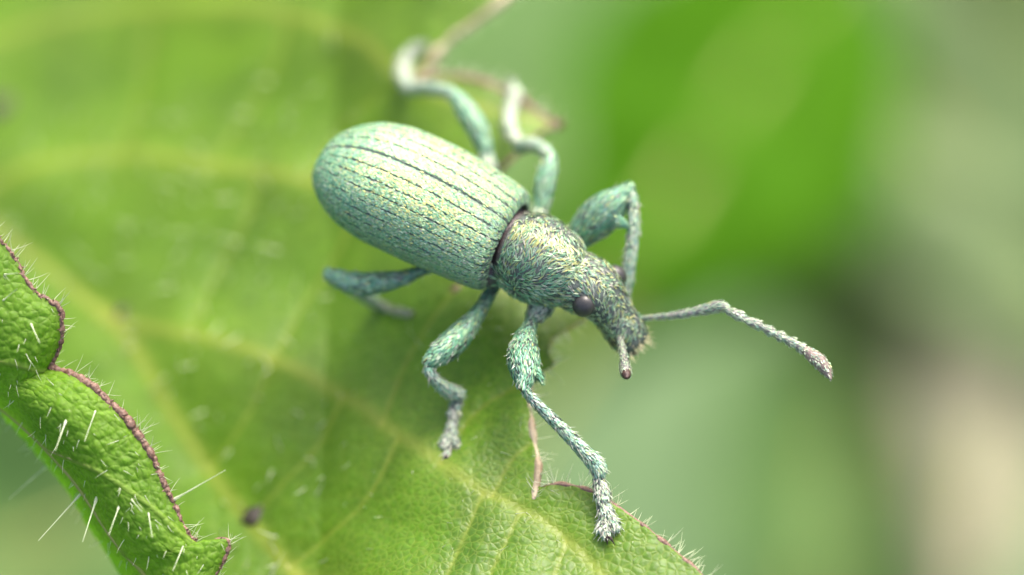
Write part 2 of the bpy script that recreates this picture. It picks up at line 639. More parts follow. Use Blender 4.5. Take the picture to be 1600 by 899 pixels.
LAT3 = [line2(v, 70) for v in LATERALS]
TER3 = [line2(v, 26) for v in TERTIARY]

# outline of the blade, clockwise from the top right
EDGE_VISIBLE = [(880, -95), (835, -45), (790, 0), (745, 35), (705, 62), (680, 92), (664, 118), (650, 140),
                (672, 128), (705, 124), (750, 130), (800, 150), (845, 178), (874, 190),
                (850, 200), (828, 222), (800, 250), (770, 285), (748, 320), (760, 345), (800, 375), (850, 420), (900, 455), (936, 478),
                (905, 503), (864, 530), (856, 556), (864, 572), (842, 586), (829, 602), (828, 640), (834, 690), (841, 735), (834, 778),
                (848, 764), (872, 758), (905, 764), (945, 783), (985, 810), (1020, 836), (1055, 864), (1095, 899), (1130, 950)]
EDGE_HIDDEN = [(1090, 985), (1060, 1010), (1085, 1090), (1010, 1160), (960, 1220), (860, 1290), (760, 1330), (700, 1270), (600, 1200),
               (500, 1120), (420, 1040), (350, 975), (282, 905), (215, 815), (150, 725), (80, 645), (0, 565), (-90, 520), (-200, 470),
               (-320, 380), (-450, 300), (-560, 180), (-600, 40), (-520, -120), (-380, -240), (-150, -320), (150, -350), (450, -320),
               (650, -260), (760, -200), (800, -150)]


def smooth_outline(pxs, per, z=0.0):
    pts = np.array([PB(x, y) for x, y in pxs])[:, :2]
    seg = np.linalg.norm(np.diff(pts, axis=0), axis=1).sum()
    return spline(np.c_[pts, np.zeros(len(pts))], max(int(seg / per), 12))[:, :2]


RIM_A = smooth_outline(EDGE_VISIBLE[:8], 0.12)                 # down to the first notch
RIM_B = smooth_outline(EDGE_VISIBLE[7:14], 0.12)               # the tooth behind the weevil
RIM_C = smooth_outline(EDGE_VISIBLE[13:24], 0.12)
RIM_D = smooth_outline(EDGE_VISIBLE[23:34], 0.12)              # under the head, down to the lower notch
RIM_E = smooth_outline(EDGE_VISIBLE[33:], 0.12)                # the front tooth
RIM_H = smooth_outline([EDGE_VISIBLE[-1]] + EDGE_HIDDEN + [EDGE_VISIBLE[0]], 0.3)
OUT = np.concatenate([RIM_A[:-1], RIM_B[:-1], RIM_C[:-1], RIM_D[:-1], RIM_E[:-1], RIM_H[:-1]])


def inside(x, y, poly):
    res = np.zeros(x.shape, bool)
    for (ax, ay), (bx, by) in zip(poly, np.roll(poly, -1, 0)):
        if ay == by:
            continue
        c = (ay > y) != (by > y)
        res ^= c & (x < (bx - ax) * (y - ay) / (by - ay) + ax)
    return res


def leaf_height(x, y):
    x = np.asarray(x, float)
    y = np.asarray(y, float)
    dm = seg_dist(x, y, MID3[::3])
    dl = np.full(x.shape, 1e9)
    for v in LAT3:
        dl = np.minimum(dl, seg_dist(x, y, v[::3]))
    dt = np.full(x.shape, 1e9)
    for v in TER3:
        dt = np.minimum(dt, seg_dist(x, y, v[::3]))
    z = base_height(x, y)
    crest = np.clip((1.2 - x) / 4.0, 0, 1)
    crest = crest * crest * (3 - 2 * crest)
    z = z + 0.4 * crest * np.exp(-(np.sqrt(dl * dl + 0.03) - 0.17) / 1.9) + 0.2 * (1 - crest) * (1 - np.exp(-dl / 0.9)) - 0.3 * np.exp(-(dm / 0.9) ** 2)
    z = z + 0.12 * (1 - np.exp(-dt / 0.35)) - 0.3
    z = z + 0.35 * (fbm(x * 0.35 + 9, y * 0.35, 3) - 0.5)
    return z


GX = np.arange(OUT[:, 0].min() - 0.1, OUT[:, 0].max() + 0.1, 0.08)
GY = np.arange(OUT[:, 1].min() - 0.1, OUT[:, 1].max() + 0.1, 0.085)
X, Y = np.meshgrid(GX, GY, indexing='ij')
ins = inside(X, Y, OUT)
q = grid_faces(*X.shape)
insf = ins.ravel()
keep = insf[q].any(1)
q = q[keep]
used = np.unique(q)
remap = -np.ones(X.size, int)
remap[used] = np.arange(len(used))
q = remap[q]
bx, by = X.ravel()[used].copy(), Y.ravel()[used].copy()
outv = np.where(~insf[used])[0]
closed = np.concatenate([OUT, OUT[:1]])
for k in outv:      # pull the ragged border onto the outline
    A_, B_ = closed[:-1], closed[1:]
    d_ = B_ - A_
    t_ = np.clip(((bx[k] - A_[:, 0]) * d_[:, 0] + (by[k] - A_[:, 1]) * d_[:, 1]) / ((d_ ** 2).sum(1) + 1e-12), 0, 1)
    c_ = A_ + d_ * t_[:, None]
    j = np.argmin((c_[:, 0] - bx[k]) ** 2 + (c_[:, 1] - by[k]) ** 2)
    bx[k], by[k] = c_[j]
bz = leaf_height(bx, by)
bz += 0.038 * np.minimum(cells(bx * 2.2 + 0.3 * fbm(bx, by, 8), by * 2.2, 4), 0.6)
dmid = seg_dist(bx, by, MID3[::3])
dlat = np.full(bx.shape, 1e9)
for v in LAT3:
    dlat = np.minimum(dlat, seg_dist(bx, by, v[::3]))
dter = np.full(bx.shape, 1e9)
for v in TER3:
    dter = np.minimum(dter, seg_dist(bx, by, v[::2]))
veinmask = np.clip(0.6 * np.exp(-(dmid / 0.2) ** 2) + 0.45 * np.exp(-(dlat / 0.15) ** 2) + 0.45 * np.exp(-(dter / 0.07) ** 2) + 0.16 * np.exp(-dlat / 0.9), 0, 1)


def PL(px, py, h=0.0):
    """the point seen at a pixel, h above the big leaf"""
    z = 0.0
    for _ in range(25):
        p = P(px, py, z)
        z = 0.5 * z + 0.5 * (float(leaf_height(p[0:1], p[1:2])[0]) + h)
    return P(px, py, z)


leaf = empty('leaf', (0, 0, 0), 'broad bright green toothed leaf that the weevil walks on, with yellowish veins', 'leaf')
blade = link_mesh('blade', np.c_[bx, by, bz], q, M_BLADE, leaf, attrs={'vein': veinmask})
sol = blade.modifiers.new('thickness', 'SOLIDIFY')
sol.thickness = 0.09
sol.offset = -1


def drape(curve, h):
    c = np.asarray(curve)
    return np.c_[c[:, 0], c[:, 1], leaf_height(c[:, 0], c[:, 1]) + h]


def vein_tube(name, curve, r0, r1, mat, parent, h=0.0, seg=8):
    c = drape(curve, h)
    r = np.linspace(r0, r1, len(c))
    s = Shell(np.c_[c, r], n=len(c), seg=seg, flat=0.7)
    return link_mesh(name, s.verts, s.tri, mat, parent)


vein_tube('midrib', MID3, 0.2, 0.14, M_VEIN, leaf, -0.02)
for k, v in enumerate(LAT3):
    vein_tube('vein', v, 0.13 if k == 0 else 0.085, 0.07 if k == 0 else 0.05, M_VEIN, leaf, 0.0)
for v in TER3:
    vein_tube('vein', v, 0.055, 0.03, M_VEIN, leaf, 0.06, 6)


def rim_tube(curve, r, mat, wob=0.35, h=0.02, seed=0):
    c = drape(curve, h)
    n = len(c)
    s_ = np.arange(n)
    rr = r * (1 + wob * (vnoise(s_ * 0.45, s_ * 0 + seed, seed) - 0.5) * 2)
    c = c + 0.03 * (np.stack([vnoise(s_ * 0.5, s_ * 0 + k, seed + k) for k in range(3)], 1) - 0.5)
    s = Shell(np.c_[c, rr], n=n * 2, seg=10)
    return link_mesh('rim', s.verts, s.tri, mat, leaf)


rim_tube(RIM_A, 0.13, M_RIM_PALE, seed=1)
rim_tube(RIM_B, 0.11, M_RIM, seed=2)
rim_tube(RIM_C, 0.07, M_RIM, seed=3)
nD = len(RIM_D)
rim_tube(RIM_D[:int(nD * 0.5) + 1], 0.045, M_VEIN, seed=4)
rim_tube(RIM_D[int(nD * 0.5):], 0.085, M_RIM_PALE, seed=5, h=0.02, wob=0.4)
rim_tube(RIM_E, 0.075, M_RIM, seed=6)


def leaf_normal(x, y, e=0.05):
    gx = (leaf_height(x + e, y) - leaf_height(x - e, y)) / (2 * e)
    gy = (leaf_height(x, y + e) - leaf_height(x, y - e)) / (2 * e)
    return unit(np.stack([-gx, -gy, np.ones_like(gx)], 1))


# hairs on the face of the blade and along its rim
n = 430
hx, hy = RNG.uniform(-17, 5, 4000), RNG.uniform(-9, 12, 4000)
ok = inside(hx, hy, OUT)
hx, hy = hx[ok][:n], hy[ok][:n]
hp = np.c_[hx, hy, leaf_height(hx, hy)]
hd = leaf_normal(hx, hy) * 0.75 + np.array([0.35, -0.3, 0]) + RNG.normal(0, 0.3, (len(hx), 3))
v1, f1 = hairs(hp, hd, RNG.uniform(0.3, 0.7, len(hx)) * np.where(hx < -4.5, 1.4, 0.8), np.where(hx < -4.5, 0.032, 0.011), 0.2)
rims = np.concatenate([RIM_A, RIM_B, RIM_D, RIM_E])
tang = unit(np.gradient(rims, axis=0))
sel = RNG.integers(0, len(rims), 330)
rp = np.c_[rims[sel], leaf_height(rims[sel, 0], rims[sel, 1]) + 0.05]
rd = np.c_[-tang[sel, 1], tang[sel, 0], np.full(len(sel), 0.35)]
cen = rims.mean(0)
flip = ~inside(rims[sel, 0] + rd[:, 0] * -0.2, rims[sel, 1] + rd[:, 1] * -0.2, OUT)
rd[flip, :2] *= -1
rd = rd + RNG.normal(0, 0.35, rd.shape)
v2, f2 = hairs(rp, rd, RNG.uniform(0.2, 0.6, len(sel)), 0.014, 0.15)
ho = link_mesh('hairs', np.concatenate([v1, v2]), np.concatenate([f1, f2 + len(v1)]), M_HAIR, leaf)
ho['kind'] = 'stuff'

# ================================================================== THE CURLED LEAF IN FRONT
near = empty('leaf', Q(60, 1000, 4), 'small curled leaf with dark red toothed margin and glassy spines, beside the broad leaf', 'leaf')
MARGIN = [(-150, 235), (-70, 305), (0, 376), (24, 405), (42, 440), (62, 462), (90, 480), (96, 510), (90, 545), (72, 577), (104, 583), (140, 602), (172, 630),
          (205, 664), (232, 705), (252, 748), (272, 790), (292, 832), (316, 858), (338, 846), (357, 846), (350, 872), (336, 905), (345, 960), (380, 1040)]
FOLD = [(-240, 420), (-80, 575), (0, 642), (50, 700), (98, 758), (140, 818), (196, 899), (250, 975), (300, 1060)]
NU, NV = 420, 190
mp_ = np.array([(x, y, 0) for x, y in MARGIN], float)
mcur = np.concatenate([spline(mp_[:10], int(NU * 0.42) + 1)[:-1], spline(mp_[9:19], int(NU * 0.36) + 1)[:-1],
                       spline(mp_[18:], NU - int(NU * 0.42) - int(NU * 0.36))])
fcur = spline(np.array([(x, y, 0) for x, y in FOLD], float), NU)
uu = np.linspace(0, 1, NU)
# pair each margin point with a fold point so that the ribs run across the blade
fu = np.interp(uu, [0, 0.42, 0.78, 1], [0, 0.36, 0.72, 1])
fcur = np.stack([np.interp(fu, uu, fcur[:, k]) for k in range(2)], 1)
vv = np.linspace(0, 1, NV)
VERT = np.zeros((NU, NV, 3))
SPL = 0.72          # share of the width seen before the fold
notch = np.exp(-((uu - 0.42) / 0.05) ** 2)
for j, v in enumerate(vv):
    if v < SPL:
        w = v / SPL
        e = math.sin(w * math.pi / 2)
        px = mcur[:, 0] + (fcur[:, 0] - mcur[:, 0]) * (0.55 * w + 0.45 * e)
        py = mcur[:, 1] + (fcur[:, 1] - mcur[:, 1]) * (0.55 * w + 0.45 * e)
        t = 0.15 - 0.5 * math.sin(w * math.pi * 0.8) + 2.6 * w ** 3 + 0.6 * notch * (1 - w) ** 0.5
    else:
        w = (v - SPL) / (1 - SPL)
        px = fcur[:, 0] + 14 * math.sin(w * 2.2) + 40 * w * w
        py = fcur[:, 1] + 2 * math.sin(w * 2.0) - 60 * w * w
        t = 0.15 - 0.5 * math.sin(math.pi * 0.8) + 2.6 + 3.2 * w + np.zeros(NU)
        t = t + 0 * notch
    for i in range(NU):
        VERT[i, j] = Q(px[i], py[i], t[i])
dU = np.gradient(VERT, axis=0)
dV = np.gradient(VERT, axis=1)
NRM = unit(np.cross(dU, dV))
if np.mean(NRM[:, :60] @ -FWD) < 0:
    NRM = -NRM
UU, VV = np.meshgrid(uu * 17, vv * 6.0, indexing='ij')
warpn = fbm(UU * 0.8, VV * 0.8, 5)
rel = 0.06 * np.minimum(cells(UU * 1.9 + warpn, VV * 1.9 + warpn, 7), 0.7) + 0.025 * np.minimum(cells(UU * 4.4, VV * 4.4, 9), 0.7)
# veins of the curled leaf, in (along, across) coordinates
NVEIN = [np.array(v, float) for v in (
    [(0.0, 0.6), (0.2, 0.62), (0.38, 0.66), (0.5, 0.6), (0.62, 0.56), (0.75, 0.53), (0.9, 0.5), (1.0, 0.5)],
    [(0.3, 0.64), (0.35, 0.4), (0.4, 0.18), (0.42, 0.02)],
    [(0.55, 0.58), (0.62, 0.35), (0.7, 0.15), (0.77, 0.02)],
    [(0.15, 0.62), (0.2, 0.4), (0.25, 0.2)])]
vm_ = np.zeros_like(UU)
for k, vn in enumerate(NVEIN):
    d = seg_dist(UU, VV, np.c_[vn[:, 0] * 17, vn[:, 1] * 6.0])
    vm_ = np.maximum(vm_, np.exp(-(d / (0.14 if k == 0 else 0.08)) ** 2))
rel = rel * (1 - vm_) + (0.07 * vm_) + 0.18 * (fbm(UU * 0.55, VV * 0.5, 33) - 0.5)
rel *= np.clip(VV / 0.4, 0.1, 1)
VERT = VERT + NRM * rel[:, :, None]
nb = link_mesh('blade', VERT.reshape(-1, 3), grid_faces(NU, NV), M_NEAR, near, attrs={'vein': (vm_ * 0.6).ravel()})
sol = nb.modifiers.new('thickness', 'SOLIDIFY')
sol.thickness = 0.08
sol.offset = 0


def near_at(u, v):
    i = np.clip((np.asarray(u) * (NU - 1)).astype(int), 0, NU - 1)
    j = np.clip((np.asarray(v) * (NV - 1)).astype(int), 0, NV - 1)
    return VERT[i, j], NRM[i, j]


for k, vn in enumerate(NVEIN):
    c = spline(np.c_[vn, np.zeros(len(vn))], 60)
    p, nn = near_at(c[:, 0], c[:, 1])
    for _ in range(4):
        p[1:-1] = (p[:-2] + 2 * p[1:-1] + p[2:]) / 4
    s = Shell(np.c_[p + nn * 0.0, np.linspace(0.085, 0.06, 60) * (1 if k == 0 else 0.55)], n=90, seg=8)
    link_mesh('midrib' if k == 0 else 'vein', s.verts, s.tri, M_VEIN, near)
# knobbly dark red rim
p = VERT[:, 0]
s_ = np.arange(NU)
rr = (0.06 + 0.028 * (vnoise(s_ * 0.8, s_ * 0.0, 2) + 0.8 * vnoise(s_ * 0.21, s_ * 0.0, 4) - 0.75)) * np.interp(uu, [0, 0.3, 0.44, 0.6, 0.75, 0.8, 1], [0.7, 0.9, 1.7, 1.6, 0.9, 0.9, 1.1])
pr = p + 0.05 * (np.stack([vnoise(s_ * 0.6, s_ * 0 + k, 30 + k) for k in range(3)], 1) - 0.5)
s = Shell(np.c_[pr, np.maximum(rr, 0.03)], n=NU * 2, seg=10)
link_mesh('rim', s.verts, s.tri, M_RIM, near)
# beads on the rim
sel = RNG.integers(0, NU, 420)
bd = unit(RNG.normal(0, 1, (420, 3)) - FWD * 0.9)
v3, f3 = hairs(p[sel] + bd * rr[sel][:, None] * 0.7, bd, RNG.uniform(0.05, 0.11, 420), 0.032, 0.1, rows=3)
bo = link_mesh('rim_beads', v3, f3, M_RIM, near)
bo['kind'] = 'stuff'
# fine hairs and long glassy spines
inward = unit(VERT[:, 20] - VERT[:, 0])
sel = RNG.integers(0, NU, 170)
hd = -inward[sel] * 0.7 - FWD * 0.3 + UPV * 0.2 + RNG.normal(0, 0.35, (170, 3))
va, fa = hairs(p[sel], hd, RNG.uniform(0.25, 0.6, 170), 0.011, 0.15)
u_ = RNG.uniform(0.2, 0.98, 190)
w_ = RNG.uniform(0.03, 0.72, 190)
pp, nn = near_at(u_, w_)
hd = nn * 0.8 + np.array([0.1, -0.5, -0.5]) + RNG.normal(0, 0.35, (190, 3))
vb, fb = hairs(pp, hd, RNG.uniform(0.15, 0.42, 190), 0.011, 0.2)
ho = link_mesh('hairs', np.concatenate([va, vb]), np.concatenate([fa, fb + len(va)]), M_HAIR, near)
ho['kind'] = 'stuff'
SPINES = [((104, 655), (86, 705), 0.045), ((64, 735), (14, 780), 0.045), ((152, 775), (129, 847), 0.05), ((128, 770), (60, 845), 0.04),
          ((96, 500), (62, 470), 0.0), ((186, 790), (170, 836), 0.035), ((290, 772), (352, 735), 0.045), ((232, 800), (238, 840), 0.03),
          ((48, 505), (62, 536), 0.035), ((6, 430), (28, 427), 0.03), ((150, 640), (132, 690), 0.03), ((288, 850), (270, 892), 0.035),
          ((205, 780), (222, 800), 0.03), ((4, 470), (26, 452), 0.03)]
for a, b, r_ in SPINES:
    if r_ == 0:
        continue
    # root the spine on the blade
    A0 = Q(*a, 0.0)
    flat_ = VERT[:, :150].reshape(-1, 3)
    sc_ = (flat_ - CAM) @ np.stack([RGT, UPV, FWD], 1)
    a_px = np.stack([sc_[:, 0] / sc_[:, 2], sc_[:, 1] / sc_[:, 2]], 1)
    tgt = np.array([(a[0] - 800) / 1600 * WIDTH, (449.5 - a[1]) / 1600 * WIDTH]) / DIST
    kk = np.argmin(((a_px - tgt) ** 2).sum(1))
    root = flat_[kk]
    depth = (root - CAM) @ FWD - DIST
    tip = Q(*b, depth - 0.55)
    mid = (root + tip) / 2 + np.array([0, 0, 0.02])
    dirv = unit(tip - root)
    L_ = np.linalg.norm(tip - root)
    r_ *= 0.72
    s = Shell(np.array([[*root, r_ * 1.1], [*(root + dirv * L_ * 0.1), r_ * 1.25], [*(root + dirv * L_ * 0.2), r_ * 0.72],
                        [*(root + dirv * L_ * 0.6), r_ * 0.4], [*tip, 0.006]]), n=18, seg=8)
    link_mesh('spine', s.verts, s.tri, M_HAIR, near)

# ================================================================== SPECKS LYING ON THE LEAF
def speck(px, py, size, label, mat=M_FRASS, h=0.04, stretch=1.3):
    c = PL(px, py, h)
    rows = []
    for k in np.linspace(-1, 1, 7):
        rr_ = size * math.sqrt(max(1 - k * k * 0.93, 0.02)) * (0.9 + 0.2 * random.random())
        rows.append([c[0] + k * size * stretch, c[1] + 0.3 * k * size, c[2] + 0.1 * size * random.random(), rr_, rr_ * 0.5])
    s = Shell(np.array(rows), n=14, seg=12)
    v = s.verts + 0.18 * size * (np.stack([vnoise(s.verts[:, 0] * 7, s.verts[:, 1] * 7 + k, 60 + k) for k in range(3)], 1) - 0.5)
    o = link_mesh('frass_pellet', v, s.tri, mat, origin=PL(px, py, 0))
    o['label'] = label
    o['category'] = 'speck'
    return o


speck(405, 808, 0.31, 'black speck lying on the yellow midrib of the broad leaf')
speck(196, 488, 0.2, 'dark speck where the midrib and a long side vein of the broad leaf meet')
speck(2, 170, 0.45, 'large dark blurred speck on the far upper part of the broad leaf', stretch=1.0)
speck(718, 452, 0.15, 'small brown speck on the leaf below the wing covers', M_RIM)

# ================================================================== THE WEEVIL
HEAD = np.array([0.892, -0.452, 0.0])
LEFT = np.array([0.452, 0.892, 0.0])
UP = np.array([0.0, 0.0, 1.0])
E0 = P(795, 380, 2.4)
ROOT = np.array([*(E0 - HEAD * 1.5)[:2], 0.0])
ROOT[2] = float(leaf_height(ROOT[0:1], ROOT[1:2])[0])
weevil = empty('weevil', ROOT, 'pale metallic green weevil covered in tiny scales, walking on the broad leaf', 'weevil')

# ---- wing covers
ES = [0, .015, .05, .12, .25, .42, .6, .74, .85, .93, .975, 1]
EW = [1.04, 1.28, 1.38, 1.43, 1.49, 1.54, 1.53, 1.42, 1.18, .86, .54, .06]
EH = [.82, .92, 1.0, 1.07, 1.16, 1.23, 1.22, 1.12, .92, .66, .4, .05]
ELEN = 5.15
NS, NT = 230, 170
NSTR = 10
PHI_MAX = R(118)


def elytron_surface(s, ph, sg, groove=True):
    w = pchip(ES, EW, s)
    h = pchip(ES, EH, s)
    za = 0.75 * s ** 0.9 - 0.58 * s ** 3 - 0.02
    lat = np.sin(ph)
    ver = np.cos(ph)
    lat = np.sign(lat) * np.abs(lat) ** 0.86
    ver = np.sign(ver) * np.abs(ver) ** 0.95
    # slight dip along the seam at the shoulders
    y = sg * (w * lat + 0.006)
    z = h * ver + za
    c = E0 - HEAD * 1.0 * (s * ELEN)[..., None] + LEFT * y[..., None] + UP * z[..., None]
    return c


def stria(s, ph):
    """signed position inside the strip between two grooves, and puncture pattern"""
    k = ph / PHI_MAX * NSTR
    d = np.abs(k - np.round(k)) / NSTR * PHI_MAX    # angular distance to the nearest groove
    return d, np.round(k)


s1 = np.linspace(0, 1, NS)
s1 = np.where(s1 < 0.8, s1 * 1.0625, 0.85 + 0.15 * np.sin((s1 - 0.8) / 0.2 * math.pi / 2))
p1 = np.linspace(0, PHI_MAX, NT)
SS, PP = np.meshgrid(s1, p1, indexing='ij')
ely = {}
for sg, side in ((1, 'left'), (-1, 'right')):
    V = elytron_surface(SS, PP, sg)
    nr = unit(np.cross(np.gradient(V, axis=0), np.gradient(V, axis=1)))
    if np.mean(nr[:, 10] @ UP) < 0:
        nr = -nr
    d, kk = stria(SS, PP)
    wloc = pchip(ES, EW, SS)
    dm = d * wloc
    punct = 0.5 + 0.5 * np.cos(SS * ELEN / 0.13 * 2 * math.pi + kk * 2.1)
    g = np.exp(-(dm / 0.035) ** 2) * (0.55 + 0.45 * punct)
    g = np.where(kk == 0, g * 0.6, g)
    V2 = V - nr * (0.035 * g)[..., None] + nr * (0.012 * (fbm(SS * 60, PP * 30, 3) - 0.5))[..., None]
    tint = np.array([0.12, 0.18, 0.14]) * (1 - g[..., None] * 0.3) * (0.75 + 0.5 * fbm(SS * 22, PP * 9, 6))[..., None]
    e = link_mesh('elytron', V2.reshape(-1, 3), (grid_faces(NS, NT) if sg > 0 else grid_faces(NS, NT)[:, ::-1]), M_CUTICLE, weevil, attrs={'tint': tint.reshape(-1, 3)})
    sol = e.modifiers.new('thickness', 'SOLIDIFY')
    sol.thickness = 0.06
    sol.offset = -1
    ely[sg] = (V2, nr, e)

# ---- legs, by joint: rows of (point, radius)
def leg_shells(coxa, femur, tibia, tarsus, tooth=None):
    out = {}

    def slim(rows, f):
        return [[*r[:3], r[3] * f] for r in rows]
    femur, tibia, tarsus = slim(femur, 0.92), slim(tibia, 0.76), [slim(a, 0.74) for a in tarsus]
    out['coxa'] = Shell(np.array(coxa), n=14, seg=18)
    out['femur'] = Shell(np.array(femur), n=34, seg=20)
    out['tibia'] = Shell(np.array(tibia), n=30, seg=16)
    segs = []
    for a in tarsus:
        segs.append(Shell(np.array(a), n=10, seg=14, side=None, flat=0.75))
    out['tarsus'] = segs
    if tooth is not None:
        out['tooth'] = Shell(np.array(tooth), n=10, seg=10)
    return out


def at(px, py, z, r, lf=False):
    return [*(PL(px, py, z) if lf else P(px, py, z)), r / 66.7]


LEGS = {}
LEGS['FR'] = leg_shells(
    [at(852, 462, 1.75, 20), at(845, 480, 1.6, 20), at(838, 492, 1.55, 15)],
    [at(836, 484, 1.55, 11), at(829, 506, 1.6, 11), at(821, 530, 1.68, 19), at(818, 556, 1.76, 27), at(820, 580, 1.8, 24), at(819, 596, 1.82, 15), at(818, 604, 1.82, 11)],
    [at(817, 604, 1.82, 9), at(832, 624, 1.68, 9.5), at(868, 660, 1.36, 11), at(905, 698, 1.0, 13), at(930, 724, .8, 17), at(936, 736, .72, 16)],
    [[at(935, 742, .66, 9), at(937, 756, .56, 14), at(942, 778, .42, 18)],
     [at(940, 780, .4, 9), at(944, 792, .33, 15), at(948, 804, .28, 17)],
     [at(946, 804, .28, 8), at(943, 816, .2, 11), at(940, 828, .16, 13)],
     [at(952, 806, .3, 8), at(958, 816, .24, 12), at(961, 824, .2, 12)],
     [at(946, 808, .3, 7), at(946, 824, .26, 7), at(947, 836, .2, 9)]],
    [at(828, 575, 1.8, 14), at(838, 584, 1.82, 8), at(845, 594, 1.8, 2.5)])
LEGS['FL'] = leg_shells(
    [at(890, 408, 1.7, 22), at(893, 392, 1.75, 18)],
    [at(890, 392, 1.75, 14), at(905, 370, 1.9, 24), at(930, 345, 2.15, 33), at(950, 326, 2.35, 31), at(970, 308, 2.52, 19), at(980, 298, 2.6, 12)],
    [at(978, 297, 2.6, 12), at(988, 312, 2.5, 11), at(990, 350, 2.2, 11), at(985, 400, 1.75, 12), at(977, 445, 1.25, 14), at(970, 470, .95, 14)],
    [[at(968, 472, .9, 9), at(961, 474, .7, 13), at(954, 476, .55, 14)],
     [at(953, 476, .5, 9), at(946, 475, .4, 13), at(940, 474, .32, 13)],
     [at(938, 474, .3, 9), at(930, 472, .22, 13), at(924, 470, .2, 12)],
     [at(924, 470, .22, 8), at(914, 466, .2, 7), at(908, 464, .18, 7)]],
    [at(958, 338, 2.35, 14), at(968, 346, 2.32, 9), at(977, 351, 2.3, 3)])
LEGS['MR'] = leg_shells(
    [at(785, 420, 1.6, 18), at(778, 434, 1.5, 15)],
    [at(778, 434, 1.5, 11), at(770, 450, 1.45, 10.5), at(748, 488, 1.4, 12), at(722, 520, 1.36, 20), at(698, 544, 1.3, 22), at(678, 560, 1.25, 16), at(670, 566, 1.22, 11)],
    [at(669, 566, 1.22, 9.5), at(672, 582, 1.08, 10), at(686, 600, .75, 12), at(703, 611, .4, 14), at(715, 616, .2, 14)],
    [[at(714, 620, .5, 9, 1), at(712, 634, .42, 12, 1), at(709, 648, .34, 12, 1)],
     [at(709, 652, .32, 8, 1), at(707, 664, .26, 11, 1), at(705, 674, .2, 12, 1)],
     [at(704, 678, .2, 8, 1), at(697, 690, .14, 11, 1), at(694, 696, .12, 9, 1)],
     [at(704, 678, .2, 8, 1), at(711, 690, .14, 11, 1), at(714, 695, .12, 9, 1)],
     [at(703, 684, .18, 6, 1), at(700, 702, .16, 6, 1), at(698, 710, .14, 6, 1)]])
LEGS['ML'] = leg_shells(
    [at(838, 350, 1.7, 18), at(842, 338, 1.75, 15)],
    [at(842, 340, 1.75, 12), at(847, 318, 1.85, 14), at(851, 290, 1.95, 17), at(857, 265, 2.0, 15), at(860, 250, 2.0, 11)],
    [at(859, 246, 2.0, 12), at(848, 234, 1.8, 13), at(832, 227, 1.4, 13), at(813, 230, 1.0, 14)],
    [[at(808, 224, 1.05, 10, 1), at(800, 205, .8, 14, 1), at(796, 194, .68, 16, 1)],
     [at(796, 190, .64, 10, 1), at(797, 176, .54, 14, 1), at(799, 166, .48, 15, 1)],
     [at(800, 164, .46, 10, 1), at(803, 152, .4, 15, 1), at(806, 145, .36, 14, 1)],
     [at(804, 150, .42, 7, 1), at(801, 138, .36, 7, 1), at(800, 132, .34, 7, 1)]])
LEGS['HR'] = leg_shells(
    [at(705, 405, 1.65, 16), at(690, 412, 1.6, 13)],
    [at(690, 412, 1.6, 9), at(662, 422, 1.5, 8), at(630, 434, 1.4, 12), at(590, 442, 1.3, 18), at(556, 443, 1.22, 19), at(530, 436, 1.18, 15), at(517, 430, 1.16, 11)],
    [at(516, 430, 1.16, 10), at(530, 440, .7, 9), at(556, 456, -.3, 10), at(584, 472, -1.2, 11)],
    [[at(582, 474, .1, 5, 1), at(592, 478, .2, 7, 1), at(602, 481, .15, 9, 1)],
     [at(604, 482, .15, 5, 1), at(614, 485, .14, 7, 1), at(622, 487, .12, 8, 1)],
     [at(624, 488, .12, 5, 1), at(634, 490, .12, 8, 1), at(640, 491, .12, 7, 1)]])
LEGS['HL'] = leg_shells(
    [at(764, 268, 1.7, 16), at(760, 250, 1.75, 14)],
    [at(762, 252, 1.75, 11), at(757, 230, 1.85, 14), at(745, 200, 1.9, 19), at(729, 174, 1.85, 18), at(716, 156, 1.8, 13)],
    [at(715, 154, 1.8, 12), at(702, 145, 1.6, 12), at(675, 139, .9, 13), at(640, 138, .1, 14)],
    [[at(636, 134, .85, 11, 1), at(631, 120, .65, 16, 1), at(630, 110, .55, 18, 1)],
     [at(630, 108, .5, 11, 1), at(632, 98, .42, 16, 1), at(636, 90, .34, 16, 1)],
     [at(638, 90, .34, 10, 1), at(645, 82, .28, 16, 1), at(650, 78, .24, 14, 1)],
     [at(646, 82, .3, 8, 1), at(656, 74, .25, 7, 1), at(660, 72, .22, 7, 1)]])

# ---- trunk
trunk = {}
ab = []
for s in np.linspace(0.02, 0.97, 14):
    w = float(pchip(ES, EW, np.array([s]))[0])
    h = float(pchip(ES, EH, np.array([s]))[0])
    c = E0 - HEAD * s * ELEN + UP * (0.55 * s - 0.45 * s ** 3 - 0.3)
    ab.append([*c, w * 0.9, h * 0.72])
trunk['abdomen'] = Shell(np.array(ab), n=50, seg=36, side=LEFT)
PRN = [P(800, 383, 2.36), P(812, 390, 2.36), P(832, 401, 2.34), P(858, 416, 2.25), P(880, 430, 2.14), P(892, 437, 2.08)]
PRW = [.86, .97, 1.06, 1.02, .88, .74]
PRH = [.84, .93, .99, .95, .84, .71]
trunk['collar'] = Shell(np.array([[*(E0 - HEAD * 0.25), .8, .74], [*(E0 - HEAD * 0.05), .8, .74], [*(PRN[0] - HEAD * 0.08), .76, .72], [*PRN[1], .72, .7]]), n=14, seg=36, side=LEFT)
trunk['pronotum'] = Shell(np.array([[*p_, a, b] for p_, a, b in zip(PRN, PRW, PRH)]), n=44, seg=44, side=LEFT, cap=False)
HDL = np.array([0.66, 0.75, 0.0])
HD = [P(878, 430, 2.14), P(896, 438, 2.1), P(915, 446, 2.04), P(934, 459, 1.94), P(950, 478, 1.72), P(964, 498, 1.46), P(977, 517, 1.22), P(986, 531, 1.05)]
